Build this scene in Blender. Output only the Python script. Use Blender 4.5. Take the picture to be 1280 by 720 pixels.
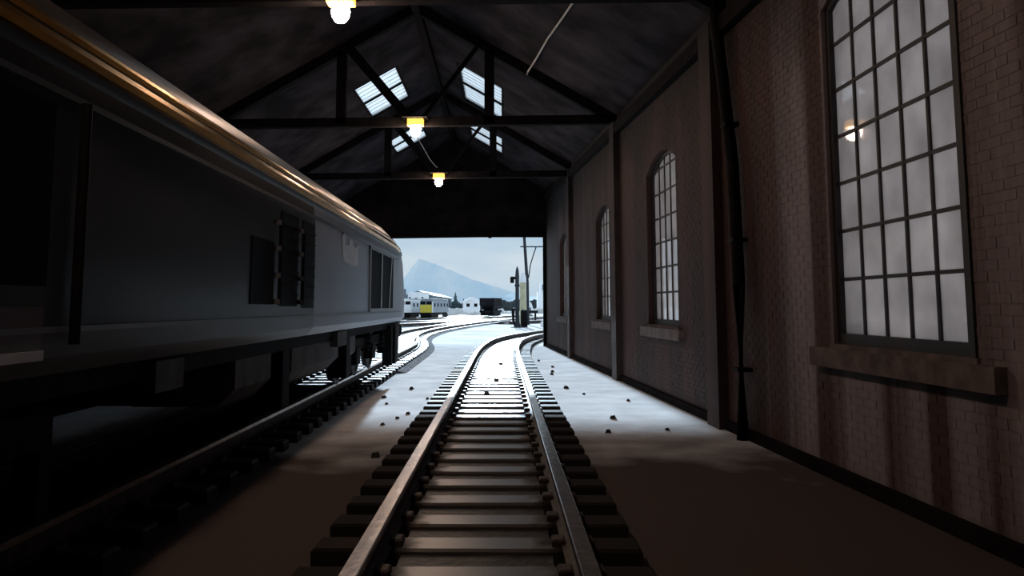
import bpy, math, random
from mathutils import Vector, Matrix

# ------------------------------------------------------------------ camera, world, sun, exposure
sc = bpy.context.scene
C = sc.collection
for o in list(bpy.data.objects):
    bpy.data.objects.remove(o, do_unlink=True)
PI = math.pi

cam_d = bpy.data.cameras.new('camera')
cam = bpy.data.objects.new('camera', cam_d)
C.objects.link(cam)
cam.location = (0, 0, 1.72)
cam.rotation_euler = (math.radians(96), 0, 0)
cam_d.sensor_width = 36
cam_d.lens = 36 * 1000 / 1280
cam_d.shift_x = 12 / 1280
cam_d.shift_y = -82.1 / 1280
cam_d.clip_start = 0.05
cam_d.clip_end = 5000
sc.camera = cam

sc.view_settings.view_transform = 'Standard'
sc.view_settings.look = 'None'
sc.view_settings.gamma = 1
sc.view_settings.use_curve_mapping = False
sc.view_settings.exposure = 0.0
SKY_STRENGTH = 0.82
SUN_STRENGTH = 14.0
SUN_COLOR = (0.68, 0.85, 1.0)
LAMP_STRENGTH = 185.0

w = bpy.data.worlds.new('overcast_sky')
sc.world = w
w.use_nodes = True
nt = w.node_tree
nt.nodes.clear()
wo = nt.nodes.new('ShaderNodeOutputWorld')
bg = nt.nodes.new('ShaderNodeBackground')
tc = nt.nodes.new('ShaderNodeTexCoord')
mp = nt.nodes.new('ShaderNodeMapping')
mp.inputs['Scale'].default_value = (3.0, 3.0, 9.0)
nz = nt.nodes.new('ShaderNodeTexNoise')
nz.inputs['Scale'].default_value = 2.2
nz.inputs['Detail'].default_value = 4
nz.inputs['Roughness'].default_value = 0.45
cr = nt.nodes.new('ShaderNodeValToRGB')
cr.color_ramp.elements[0].position = 0.35
cr.color_ramp.elements[0].color = (0.52, 0.72, 0.90, 1)
cr.color_ramp.elements[1].position = 0.68
cr.color_ramp.elements[1].color = (0.76, 0.88, 0.97, 1)
bg.inputs['Strength'].default_value = SKY_STRENGTH
nt.links.new(tc.outputs['Generated'], mp.inputs['Vector'])
nt.links.new(mp.outputs['Vector'], nz.inputs['Vector'])
nt.links.new(nz.outputs['Fac'], cr.inputs['Fac'])
nt.links.new(cr.outputs['Color'], bg.inputs['Color'])
nt.links.new(bg.outputs['Background'], wo.inputs['Surface'])

sun_d = bpy.data.lights.new('low_sun', 'SUN')
sun_d.energy = SUN_STRENGTH
sun_d.angle = math.radians(1.2)
sun_d.color = SUN_COLOR
sun = bpy.data.objects.new('low_sun', sun_d)
C.objects.link(sun)
sun.rotation_euler = Vector((0.050, -1.0, -0.204)).to_track_quat('-Z', 'Y').to_euler()
sun.location = (-6, 80, 30)

# ------------------------------------------------------------------ materials
def new_mat(name):
    m = bpy.data.materials.new(name)
    m.use_nodes = True
    n = m.node_tree
    b = n.nodes['Principled BSDF']
    return m, n, b

def mat(name, col, rough=0.6, metal=0.0, var=0.25, scale=3.0, stretch=(1, 1, 1), bump=0.0, bscale=30.0,
        col2=None, coat=0.0, spec=0.5, lo=0.35, hi=0.65, detail=5.0):
    m, n, b = new_mat(name)
    g = n.nodes.new('ShaderNodeNewGeometry')
    mpn = n.nodes.new('ShaderNodeMapping')
    mpn.inputs['Scale'].default_value = stretch
    nzn = n.nodes.new('ShaderNodeTexNoise')
    nzn.inputs['Scale'].default_value = scale
    nzn.inputs['Detail'].default_value = detail
    n.links.new(g.outputs['Position'], mpn.inputs['Vector'])
    n.links.new(mpn.outputs['Vector'], nzn.inputs['Vector'])
    r = n.nodes.new('ShaderNodeValToRGB')
    r.color_ramp.elements[0].position = lo
    r.color_ramp.elements[1].position = hi
    c2 = col2 or tuple(min(1, c * (1 + var)) for c in col)
    c1 = col if col2 else tuple(c * (1 - var) for c in col)
    r.color_ramp.elements[0].color = (*c1, 1)
    r.color_ramp.elements[1].color = (*c2, 1)
    n.links.new(nzn.outputs['Fac'], r.inputs['Fac'])
    n.links.new(r.outputs['Color'], b.inputs['Base Color'])
    b.inputs['Roughness'].default_value = rough
    b.inputs['Metallic'].default_value = metal
    b.inputs['Specular IOR Level'].default_value = spec
    b.inputs['Coat Weight'].default_value = coat
    if bump:
        nb = n.nodes.new('ShaderNodeTexNoise')
        nb.inputs['Scale'].default_value = bscale
        nb.inputs['Detail'].default_value = 6
        n.links.new(g.outputs['Position'], nb.inputs['Vector'])
        bp = n.nodes.new('ShaderNodeBump')
        bp.inputs['Strength'].default_value = bump
        bp.inputs['Distance'].default_value = 0.02
        n.links.new(nb.outputs['Fac'], bp.inputs['Height'])
        n.links.new(bp.outputs['Normal'], b.inputs['Normal'])
    return m

def emis(name, col, s):
    m, n, b = new_mat(name)
    b.inputs['Base Color'].default_value = (*col, 1)
    b.inputs['Emission Color'].default_value = (*col, 1)
    b.inputs['Emission Strength'].default_value = s
    return m

def wall_mat(name, base, stain, soot):
    """limewashed brick with brown streaks running down it and soot under the roof"""
    m, n, b = new_mat(name)
    g = n.nodes.new('ShaderNodeNewGeometry')
    def noise(scale, st, detail=5):
        a = n.nodes.new('ShaderNodeMapping'); a.inputs['Scale'].default_value = st
        t = n.nodes.new('ShaderNodeTexNoise'); t.inputs['Scale'].default_value = scale; t.inputs['Detail'].default_value = detail
        n.links.new(g.outputs['Position'], a.inputs['Vector']); n.links.new(a.outputs['Vector'], t.inputs['Vector'])
        return t.outputs['Fac']
    def ramp(f, p0, p1):
        r = n.nodes.new('ShaderNodeMapRange'); r.inputs['From Min'].default_value = p0; r.inputs['From Max'].default_value = p1
        n.links.new(f, r.inputs['Value']); return r.outputs['Result']
    def mix(f, a, c):
        x = n.nodes.new('ShaderNodeMix'); x.data_type = 'RGBA'
        n.links.new(f, x.inputs['Factor'])
        for s, i in ((a, 6), (c, 7)):
            if isinstance(s, tuple): x.inputs[i].default_value = (*s, 1)
            else: n.links.new(s, x.inputs[i])
        return x.outputs[2]
    streak = ramp(noise(1.5, (1, 1, 0.03)), 0.47, 0.58)
    fine = ramp(noise(14, (1, 1, 0.25)), 0.3, 0.75)
    c1 = mix(fine, tuple(x * 0.75 for x in base), base)
    sep = n.nodes.new('ShaderNodeSeparateXYZ'); n.links.new(g.outputs['Position'], sep.inputs[0])
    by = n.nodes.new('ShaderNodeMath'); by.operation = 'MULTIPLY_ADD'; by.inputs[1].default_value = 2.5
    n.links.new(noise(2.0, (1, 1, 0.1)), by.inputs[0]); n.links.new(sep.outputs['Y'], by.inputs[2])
    past_near_bay = ramp(by.outputs[0], 10.0, 11.2)     # darker brown beyond the near bay
    c1 = mix(past_near_bay, c1, mix(fine, (0.040, 0.023, 0.021), (0.072, 0.045, 0.041)))
    c2 = mix(streak, c1, stain)
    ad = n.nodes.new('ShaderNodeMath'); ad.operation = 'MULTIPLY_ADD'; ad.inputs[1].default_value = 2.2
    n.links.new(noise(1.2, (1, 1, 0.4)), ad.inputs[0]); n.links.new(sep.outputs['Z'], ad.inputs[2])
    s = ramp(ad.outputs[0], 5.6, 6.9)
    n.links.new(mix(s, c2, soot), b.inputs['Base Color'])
    b.inputs['Roughness'].default_value = 0.75
    b.inputs['Specular IOR Level'].default_value = 0.3
    t = n.nodes.new('ShaderNodeTexNoise'); t.inputs['Scale'].default_value = 60
    n.links.new(g.outputs['Position'], t.inputs['Vector'])
    bp = n.nodes.new('ShaderNodeBump'); bp.inputs['Strength'].default_value = 0.25; bp.inputs['Distance'].default_value = 0.01
    n.links.new(t.outputs['Fac'], bp.inputs['Height']); n.links.new(bp.outputs['Normal'], b.inputs['Normal'])
    return m

def glass_mat(name, dirt, trans=0.2, gloss_r=0.03, grime=0.55, ior=1.5):
    """dirty glass: a translucent film of grime over a reflecting pane"""
    m = bpy.data.materials.new(name); m.use_nodes = True
    n = m.node_tree; n.nodes.clear()
    out = n.nodes.new('ShaderNodeOutputMaterial')
    g = n.nodes.new('ShaderNodeNewGeometry')
    t = n.nodes.new('ShaderNodeTexNoise'); t.inputs['Scale'].default_value = 2.4; t.inputs['Detail'].default_value = 6
    n.links.new(g.outputs['Position'], t.inputs['Vector'])
    r = n.nodes.new('ShaderNodeValToRGB')
    r.color_ramp.elements[0].position = 0.3; r.color_ramp.elements[1].position = 0.72
    r.color_ramp.elements[0].color = (*[c * grime for c in dirt], 1); r.color_ramp.elements[1].color = (*dirt, 1)
    n.links.new(t.outputs['Fac'], r.inputs['Fac'])
    tl = n.nodes.new('ShaderNodeBsdfTranslucent'); n.links.new(r.outputs['Color'], tl.inputs['Color'])
    tr = n.nodes.new('ShaderNodeBsdfTransparent'); n.links.new(r.outputs['Color'], tr.inputs['Color'])
    gl = n.nodes.new('ShaderNodeBsdfGlossy'); gl.inputs['Roughness'].default_value = gloss_r
    m1 = n.nodes.new('ShaderNodeMixShader'); m1.inputs[0].default_value = trans
    n.links.new(tl.outputs[0], m1.inputs[1]); n.links.new(tr.outputs[0], m1.inputs[2])
    fr = n.nodes.new('ShaderNodeFresnel'); fr.inputs['IOR'].default_value = ior
    m2 = n.nodes.new('ShaderNodeMixShader')
    bf = n.nodes.new('ShaderNodeMath'); bf.operation = 'SUBTRACT'; bf.inputs[0].default_value = 1; n.links.new(g.outputs['Backfacing'], bf.inputs[1])
    ff = n.nodes.new('ShaderNodeMath'); ff.operation = 'MULTIPLY'; n.links.new(fr.outputs[0], ff.inputs[0]); n.links.new(bf.outputs[0], ff.inputs[1])
    n.links.new(ff.outputs[0], m2.inputs[0])      # reflect at the outer faces only, as thin glass does
    n.links.new(m1.outputs[0], m2.inputs[1]); n.links.new(gl.outputs[0], m2.inputs[2])
    n.links.new(m2.outputs[0], out.inputs['Surface'])
    return m

M = {}
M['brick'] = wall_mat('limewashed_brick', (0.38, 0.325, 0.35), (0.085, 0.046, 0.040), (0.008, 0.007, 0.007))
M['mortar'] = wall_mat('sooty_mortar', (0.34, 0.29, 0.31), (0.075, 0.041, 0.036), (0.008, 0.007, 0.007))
M['wall_dark'] = mat('sooty_wall', (0.011, 0.009, 0.009), 0.9, spec=0.05, var=0.4, scale=2)
M['stone'] = mat('sill_stone', (0.17, 0.135, 0.13), 0.8, spec=0.2, var=0.3, scale=5, bump=0.3)
M['ceiling'] = mat('sooty_roof_board', (0.016, 0.014, 0.017), 0.9, spec=0.08, scale=1.1, col2=(0.062, 0.055, 0.064), lo=0.38, hi=0.72)
M['timber'] = mat('black_roof_timber', (0.008, 0.0065, 0.0065), 0.85, spec=0.08, var=0.4, scale=6, stretch=(1, 1, 1), bump=0.2)
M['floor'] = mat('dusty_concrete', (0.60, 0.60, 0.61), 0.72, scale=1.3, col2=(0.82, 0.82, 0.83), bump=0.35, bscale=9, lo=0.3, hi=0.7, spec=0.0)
def shade_near_floor(m):  # light falloff put into the floor colour: pale by the door, dark near
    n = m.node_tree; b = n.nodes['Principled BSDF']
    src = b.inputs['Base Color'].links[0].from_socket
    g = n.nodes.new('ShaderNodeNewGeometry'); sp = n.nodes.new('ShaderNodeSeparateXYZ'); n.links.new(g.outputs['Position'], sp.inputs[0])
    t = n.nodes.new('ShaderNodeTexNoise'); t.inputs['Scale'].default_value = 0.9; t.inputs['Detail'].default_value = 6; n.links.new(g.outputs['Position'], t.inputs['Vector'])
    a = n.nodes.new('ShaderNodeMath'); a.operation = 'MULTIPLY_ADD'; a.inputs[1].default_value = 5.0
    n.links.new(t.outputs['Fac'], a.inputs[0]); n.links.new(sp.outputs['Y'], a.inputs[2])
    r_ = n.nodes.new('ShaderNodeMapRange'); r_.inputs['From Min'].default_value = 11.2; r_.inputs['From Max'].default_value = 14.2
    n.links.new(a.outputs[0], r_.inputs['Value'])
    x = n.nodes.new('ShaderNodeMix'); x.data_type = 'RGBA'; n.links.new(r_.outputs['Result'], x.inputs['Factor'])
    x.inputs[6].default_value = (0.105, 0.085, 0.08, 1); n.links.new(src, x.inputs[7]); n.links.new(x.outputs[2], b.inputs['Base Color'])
shade_near_floor(M['floor'])
M['snow'] = mat('pale_snowy_ground', (0.62, 0.62, 0.62), 0.7, scale=0.35, col2=(0.86, 0.86, 0.87), bump=0.4, bscale=3, lo=0.3, hi=0.6, spec=0.0)
M['sleeper'] = mat('worn_dark_sleeper', (0.032, 0.027, 0.026), 0.6, var=0.4, scale=8, bump=0.25, bscale=25, spec=0.2)
def sleeper_mat():
    m, n, b = new_mat('sleeper_worn_pale_in_the_middle')
    t = n.nodes.new('ShaderNodeTexCoord'); sp = n.nodes.new('ShaderNodeSeparateXYZ'); n.links.new(t.outputs['Object'], sp.inputs[0])
    ab = n.nodes.new('ShaderNodeMath'); ab.operation = 'ABSOLUTE'; n.links.new(sp.outputs['X'], ab.inputs[0])
    g = n.nodes.new('ShaderNodeNewGeometry'); nz_ = n.nodes.new('ShaderNodeTexNoise'); nz_.inputs['Scale'].default_value = 6; nz_.inputs['Detail'].default_value = 5
    n.links.new(g.outputs['Position'], nz_.inputs['Vector'])
    ma = n.nodes.new('ShaderNodeMath'); ma.operation = 'MULTIPLY_ADD'; ma.inputs[1].default_value = 0.35
    n.links.new(nz_.outputs['Fac'], ma.inputs[0]); n.links.new(ab.outputs[0], ma.inputs[2])
    rp = n.nodes.new('ShaderNodeValToRGB'); rp.color_ramp.elements[0].position = 0.55; rp.color_ramp.elements[1].position = 0.72
    rp.color_ramp.elements[0].color = (0.12, 0.108, 0.105, 1); rp.color_ramp.elements[1].color = (0.032, 0.027, 0.026, 1)
    n.links.new(ma.outputs[0], rp.inputs['Fac']); n.links.new(rp.outputs['Color'], b.inputs['Base Color'])
    for nm, lo_v, hi_v in (('Specular IOR Level', 0.5, 0.04), ('Roughness', 0.36, 0.8)):
        mr = n.nodes.new('ShaderNodeMapRange'); mr.inputs['From Min'].default_value = 0.55; mr.inputs['From Max'].default_value = 0.72
        mr.inputs['To Min'].default_value = lo_v; mr.inputs['To Max'].default_value = hi_v
        n.links.new(ma.outputs[0], mr.inputs['Value']); n.links.new(mr.outputs['Result'], b.inputs[nm])
    bp = n.nodes.new('ShaderNodeBump'); bp.inputs['Strength'].default_value = 0.3; bp.inputs['Distance'].default_value = 0.01
    n.links.new(nz_.outputs['Fac'], bp.inputs['Height']); n.links.new(bp.outputs['Normal'], b.inputs['Normal'])
    return m
M['sleeper_worn'] = sleeper_mat()
M['infill'] = mat('dark_ballast_infill', (0.022, 0.020, 0.019), 0.45, scale=7, col2=(0.07, 0.066, 0.066), bump=0.5, bscale=18, lo=0.4, hi=0.75, spec=0.12)  # dark mottled colour between the sleepers
M['grit'] = mat('grey_track_ballast', (0.13, 0.135, 0.145), 0.85, scale=5, col2=(0.34, 0.35, 0.37), bump=0.6, bscale=9, spec=0.0)
M['rail'] = mat('worn_steel_rail', (0.55, 0.50, 0.47), 0.25, 0.9, var=0.2, scale=6, bump=0.15, bscale=14)
M['rust'] = mat('rusty_rail_side', (0.045, 0.028, 0.022), 0.7, var=0.4, scale=9)
M['lead'] = mat('window_bar_paint', (0.020, 0.018, 0.019), 0.6, var=0.3)
M['glass'] = glass_mat('grimy_window_glass', (0.68, 0.585, 0.545), 0.28, grime=0.74)
M['skyglass'] = glass_mat('bright_skylight_glass', (0.98, 0.98, 0.98), 0.6, grime=0.96, ior=1.12)
M['slat'] = mat('pale_skylight_slat', (0.55, 0.55, 0.56), 0.6, var=0.1)
M['iron'] = mat('black_iron', (0.006, 0.0055, 0.006), 0.7, var=0.3, spec=0.1)
M['grey_paint'] = mat('grey_loco_paint', (0.075, 0.082, 0.10), 0.34, var=0.10, scale=1.5, spec=1.0)
def side_falloff():  # side colour darkens towards the near end in place of light falling off
    m, n, b = new_mat('loco_paint_with_light_falloff')
    t = n.nodes.new('ShaderNodeTexCoord'); sp = n.nodes.new('ShaderNodeSeparateXYZ'); n.links.new(t.outputs['Object'], sp.inputs[0])
    def gt(o, v):
        g = n.nodes.new('ShaderNodeMath'); g.operation = 'GREATER_THAN'; n.links.new(o, g.inputs[0]); g.inputs[1].default_value = v; return g.outputs[0]
    nz_ = n.nodes.new('ShaderNodeTexNoise'); nz_.inputs['Scale'].default_value = 1.5; n.links.new(t.outputs['Object'], nz_.inputs['Vector'])
    def mixc(f, a, c):
        x = n.nodes.new('ShaderNodeMix'); x.data_type = 'RGBA'; n.links.new(f, x.inputs['Factor'])
        for q, i in ((a, 6), (c, 7)):
            if isinstance(q, tuple): x.inputs[i].default_value = (*q, 1)
            else: n.links.new(q, x.inputs[i])
        return x.outputs[2]
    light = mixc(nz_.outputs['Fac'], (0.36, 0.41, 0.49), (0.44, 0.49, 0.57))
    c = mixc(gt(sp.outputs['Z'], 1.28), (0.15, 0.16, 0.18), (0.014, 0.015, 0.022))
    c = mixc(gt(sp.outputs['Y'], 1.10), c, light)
    n.links.new(c, b.inputs['Base Color'])
    b.inputs['Roughness'].default_value = 0.42; b.inputs['Specular IOR Level'].default_value = 0.3
    return m
M['side_falloff'] = side_falloff()
M['lower_paint'] = mat('pale_grey_loco_paint', (0.16, 0.17, 0.19), 0.42, var=0.08, scale=1.5)
M['roof_paint'] = mat('dark_glossy_loco_roof', (0.016, 0.013, 0.012), 0.42, var=0.2, scale=2, spec=0.4)
M['lamp_streak'] = mat('gold_lamp_streak', (0.60, 0.29, 0.055), 0.27, 1.0, var=0.15, scale=2)  # gold of the lamps' reflection put into the metal colour
M['under'] = mat('grimy_underframe', (0.009, 0.0085, 0.009), 0.75, spec=0.1, var=0.4, scale=5)
M['tank'] = mat('dusty_grey_tank', (0.13, 0.125, 0.13), 0.7, spec=0.15, var=0.25, scale=3)
M['dark_glass'] = mat('dark_cab_glass', (0.010, 0.011, 0.016), 0.6, var=0.2, spec=0.03)
M['steel'] = mat('dull_steel', (0.42, 0.42, 0.43), 0.4, 0.6, var=0.15)
M['red'] = mat('deep_red_paint', (0.07, 0.006, 0.008), 0.4, var=0.2)
M['white'] = mat('off_white_paint', (0.82, 0.83, 0.85), 0.6, var=0.06)
M['yellow'] = mat('yellow_end_paint', (0.62, 0.50, 0.045), 0.5, var=0.08)
M['blue_grey'] = mat('blue_grey_loco_side', (0.20, 0.23, 0.27), 0.5, var=0.15)
M['hopper'] = mat('dark_hopper_steel', (0.013, 0.013, 0.016), 0.8, spec=0.1, var=0.4, scale=2)
M['cream'] = mat('cream_column_paint', (0.50, 0.46, 0.30), 0.6, var=0.15)
M['pole'] = mat('weathered_pole_wood', (0.032, 0.036, 0.044), 0.8, spec=0.1, var=0.3, scale=4, stretch=(1, 1, .2))
M['hedge'] = mat('dark_winter_scrub', (0.040, 0.055, 0.060), 0.9, var=0.5, scale=1.5)
M['fir'] = mat('blue_green_fir', (0.07, 0.11, 0.12), 0.9, var=0.4, scale=2)
M['slate'] = mat('slate_blue_cladding', (0.12, 0.15, 0.18), 0.7, var=0.2)
M['mount'] = mat('haze_blue_mountain', (0.60, 0.77, 0.90), 0.95, scale=0.02, col2=(0.82, 0.88, 0.92), stretch=(1, .3, .25), lo=0.35, hi=0.65, spec=0.0)  # pale blue distance haze put into the mountain colour
M['cable'] = mat('grubby_white_cable', (0.62, 0.58, 0.54), 0.5, var=0.2)
M['stone_bit'] = mat('dark_ballast_stone', (0.03, 0.028, 0.028), 0.8, var=0.4)
M['bulb'] = emis('warm_bulb', (1.0, 0.72, 0.55), LAMP_STRENGTH)
M['diffuser'] = emis('warm_lamp_diffuser', (1.0, 0.50, 0.09), 2.0)

# ------------------------------------------------------------------ mesh builder
class MB:
    def __init__(s): s.v = []; s.f = []; s.mi = []; s.m = 0
    def add(s, vs, fs, T=None):
        k = len(s.v)
        s.v += [tuple(T @ Vector(p)) if T else tuple(p) for p in vs]
        s.f += [tuple(i + k for i in f) for f in fs]
        s.mi += [s.m] * len(fs)
        return s
    def box(s, x0, y0, z0, x1, y1, z1, T=None, bev=0.0):
        if bev <= 0:
            return s.add([(x0,y0,z0),(x1,y0,z0),(x1,y1,z0),(x0,y1,z0),(x0,y0,z1),(x1,y0,z1),(x1,y1,z1),(x0,y1,z1)],
                         [(0,3,2,1),(4,5,6,7),(0,1,5,4),(1,2,6,5),(2,3,7,6),(3,0,4,7)], T)
        b = bev   # chamfered upper edges
        return s.add([(x0,y0,z0),(x1,y0,z0),(x1,y1,z0),(x0,y1,z0),(x0,y0,z1-b),(x1,y0,z1-b),(x1,y1,z1-b),(x0,y1,z1-b),
                      (x0+b,y0+b,z1),(x1-b,y0+b,z1),(x1-b,y1-b,z1),(x0+b,y1-b,z1)],
                     [(0,3,2,1),(8,9,10,11),(0,1,5,4),(1,2,6,5),(2,3,7,6),(3,0,4,7),(4,5,9,8),(5,6,10,9),(6,7,11,10),(7,4,8,11)], T)
    def prism(s, poly, h0, h1, T=None):
        """polygon in the local XY plane pulled from z=h0 to z=h1"""
        n = len(poly)
        vs = [(x, y, h0) for x, y in poly] + [(x, y, h1) for x, y in poly]
        fs = [tuple(range(n))[::-1], tuple(range(n, 2*n))] + [(i, (i+1) % n, n+(i+1) % n, n+i) for i in range(n)]
        return s.add(vs, fs, T)
    def tube(s, pts, r, seg=8, T=None, cap=True):
        pts = [Vector(p) for p in pts]
        rs = r if isinstance(r, (list, tuple)) else [r] * len(pts)
        vs = []; fs = []
        up = Vector((0, 0, 1))
        for i, p in enumerate(pts):
            d = (pts[min(i+1, len(pts)-1)] - pts[max(i-1, 0)]).normalized()
            u = d.cross(up)
            if u.length < 1e-3: u = d.cross(Vector((1, 0, 0)))
            u.normalize(); q = d.cross(u)
            for k in range(seg):
                a = 2*PI*k/seg
                vs.append(p + u*(math.cos(a)*rs[i]) + q*(math.sin(a)*rs[i]))
        for i in range(len(pts)-1):
            for k in range(seg):
                a = i*seg+k; b = i*seg+(k+1) % seg
                fs.append((a, b, b+seg, a+seg))
        if cap:
            fs.append(tuple(range(seg))[::-1]); fs.append(tuple(range((len(pts)-1)*seg, len(pts)*seg)))
        return s.add(vs, fs, T)
    def lathe(s, prof, seg=16, T=None):
        """(radius, z) profile turned about the local z axis"""
        vs = []; fs = []
        for r, z in prof:
            for k in range(seg):
                a = 2*PI*k/seg; vs.append((r*math.cos(a), r*math.sin(a), z))
        for i in range(len(prof)-1):
            for k in range(seg):
                a = i*seg+k; b = i*seg+(k+1) % seg
                fs.append((a, b, b+seg, a+seg))
        fs.append(tuple(range(seg))[::-1]); fs.append(tuple(range((len(prof)-1)*seg, len(prof)*seg)))
        return s.add(vs, fs, T)
    def sweep(s, prof, path, close_prof=True):
        """profile (side, up) carried along a ground path of (x, y, z)"""
        vs = []; fs = []; n = len(prof); L = len(path)
        for i in range(L):
            a = Vector(path[max(i-1, 0)]); b = Vector(path[min(i+1, L-1)])
            d = (b - a); d.z = 0; d.normalize(); side = Vector((d.y, -d.x, 0))
            for u, h in prof: vs.append(Vector(path[i]) + side*u + Vector((0, 0, h)))
        for i in range(L-1):
            for k in range(n if close_prof else n-1):
                a = i*n+k; b = i*n+(k+1) % n
                fs.append((a, b, b+n, a+n))
        if close_prof:
            fs.append(tuple(range(n))); fs.append(tuple(range((L-1)*n, L*n))[::-1])
        return s.add(vs, fs)
    def mesh(s, name, mats, smooth=False):
        me = bpy.data.meshes.new(name)
        me.from_pydata([tuple(p) for p in s.v], [], s.f)
        for m in (mats if isinstance(mats, (list, tuple)) else [mats]): me.materials.append(m)
        for p, i in zip(me.polygons, s.mi):
            p.material_index = i; p.use_smooth = smooth
        import bmesh
        bm = bmesh.new(); bm.from_mesh(me); bmesh.ops.recalc_face_normals(bm, faces=bm.faces); bm.to_mesh(me); bm.free()
        if smooth: me.set_sharp_from_angle(angle=math.radians(38))
        return me
    def build(s, name, mats, parent=None, smooth=False, loc=None):
        o = bpy.data.objects.new(name, s.mesh(name, mats, smooth))
        C.objects.link(o)
        if loc: o.location = loc
        if parent: o.parent = parent
        return o

def tag(o, label=None, cat=None, group=None, kind=None):
    if label: o['label'] = label
    if cat: o['category'] = cat
    if group: o['group'] = group
    if kind: o['kind'] = kind
    return o

def empty(name, loc=(0, 0, 0), rz=0, label=None, cat=None, group=None, kind=None):
    o = bpy.data.objects.new(name, None)
    C.objects.link(o)
    o.location = loc; o.rotation_euler = (0, 0, rz); o.empty_display_size = 0.3
    return tag(o, label, cat, group, kind)

def put(me, name, parent=None, loc=(0, 0, 0), rot=(0, 0, 0), scale=None):
    o = bpy.data.objects.new(name, me); C.objects.link(o)
    o.location = loc; o.rotation_euler = rot
    if scale: o.scale = scale
    if parent: o.parent = parent
    return o

def smooth(a, b, x):
    t = max(0, min(1, (x - a) / (b - a))); return t*t*(3-2*t)

def ground_z(x, y):
    return -0.75 * smooth(60, 140, y) * smooth(-2, -11, x)

# ------------------------------------------------------------------ shed geometry
END = 35.2          # the end wall with the doorway
BACK = -4.0         # the wall behind the camera
EAVES, RIDGE_X, RIDGE_Z = 6.36, -2.12, 9.22
LEFT = -7.02
DOOR_H = 4.80
def slope_z(x): return RIDGE_Z - 0.583 * abs(x - RIDGE_X)
def wall_x(y): return 3.80 - 0.053 * y
T_ = Vector((-0.053, 1, 0)).normalized()
N_ = Vector((-1, -0.053, 0)).normalized()      # towards the room
WALL = Matrix((( T_.x, 0, N_.x, 3.80), (T_.y, 0, N_.y, 0), (0, 1, 0, 0), (0, 0, 0, 1)))   # (along, up, out) -> world

# floor and ground
fl = MB().box(LEFT - 0.3, BACK - 0.3, -0.3, 4.4, END + 0.15, 0.0).build('floor', M['floor'])
tag(fl, 'shed floor, its colour pale in the lit part and darkened as shade nearer', kind='structure')
gm = MB()
xs = [-420, -200, -100, -60, -40, -30, -24, -20, -17, -14, -12, -10, -8, -6, -4, -2, 0, 3, 8, 20, 50, 120, 420]
ys = [END + 0.15, 42, 50, 58, 66, 74, 82, 90, 100, 110, 120, 130, 140, 155, 175, 210, 300, 500, 1000, 1500]
nx = len(xs)
gm.add([(x, y, ground_z(x, y) - 0.005) for y in ys for x in xs],
       [(j*nx+i, j*nx+i+1, (j+1)*nx+i+1, (j+1)*nx+i) for j in range(len(ys)-1) for i in range(nx-1)])
for x0, x1 in ((-420, LEFT - 0.3), (4.4, 420)):
    gm.add([(x0, -60, -0.005), (x1, -60, -0.005), (x1, END + 0.15, -0.005), (x0, END + 0.15, -0.005)], [(0, 1, 2, 3)])
gm.add([(LEFT - 0.3, -60, -0.005), (4.4, -60, -0.005), (4.4, BACK - 0.3, -0.005), (LEFT - 0.3, BACK - 0.3, -0.005)], [(0, 1, 2, 3)])
tag(gm.build('ground', M['snow']), 'pale snow dusted yard ground beyond the shed doorway', kind='structure')

# right wall with four arched openings: (start, end, sill, spring, crest)
OPEN = [(5.93, 8.20, 1.34, 4.82, 5.10), (13.95, 16.2, 1.36, 4.35, 4.66), (20.1, 22.35, 1.36, 4.05, 4.40), (28.3, 30.5, 1.36, 4.05, 4.40)]
def arch_z(o, s):
    a, b, _, sp, cr_ = o
    u = (s - (a+b)/2) / ((b-a)/2)
    hgt = cr_ - sp; half = (b-a)/2
    R = (half*half + hgt*hgt) / (2*hgt)
    return sp + math.sqrt(max(0, R*R - (u*half)**2)) - (R - hgt)
wm = MB()
TH = 0.32
edges = [BACK - 0.3] + [e for o in OPEN for e in o[:2]] + [END]
def top(s): return RIDGE_Z - 0.583 * (wall_x(s) - RIDGE_X) - 0.01
for i in range(0, len(edges), 2):
    wm.prism([(edges[i], -0.05), (edges[i+1], -0.05), (edges[i+1], top(edges[i+1])), (edges[i], top(edges[i]))], -TH, 0.0, WALL)
for o in OPEN:
    a, b, sl = o[:3]
    wm.prism([(a, -0.05), (b, -0.05), (b, sl), (a, sl)], -TH, 0, WALL)
    N = 10
    for k in range(N):
        s0 = a + (b-a)*k/N; s1 = a + (b-a)*(k+1)/N
        wm.prism([(s0, arch_z(o, s0)), (s1, arch_z(o, s1)), (s1, top(s1)), (s0, top(s0))], -TH, 0, WALL)
wall_r = wm.build('wall_right', M['mortar'])
tag(wall_r, 'streaked limewashed brick wall with arched windows on the right', kind='structure')

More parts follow.
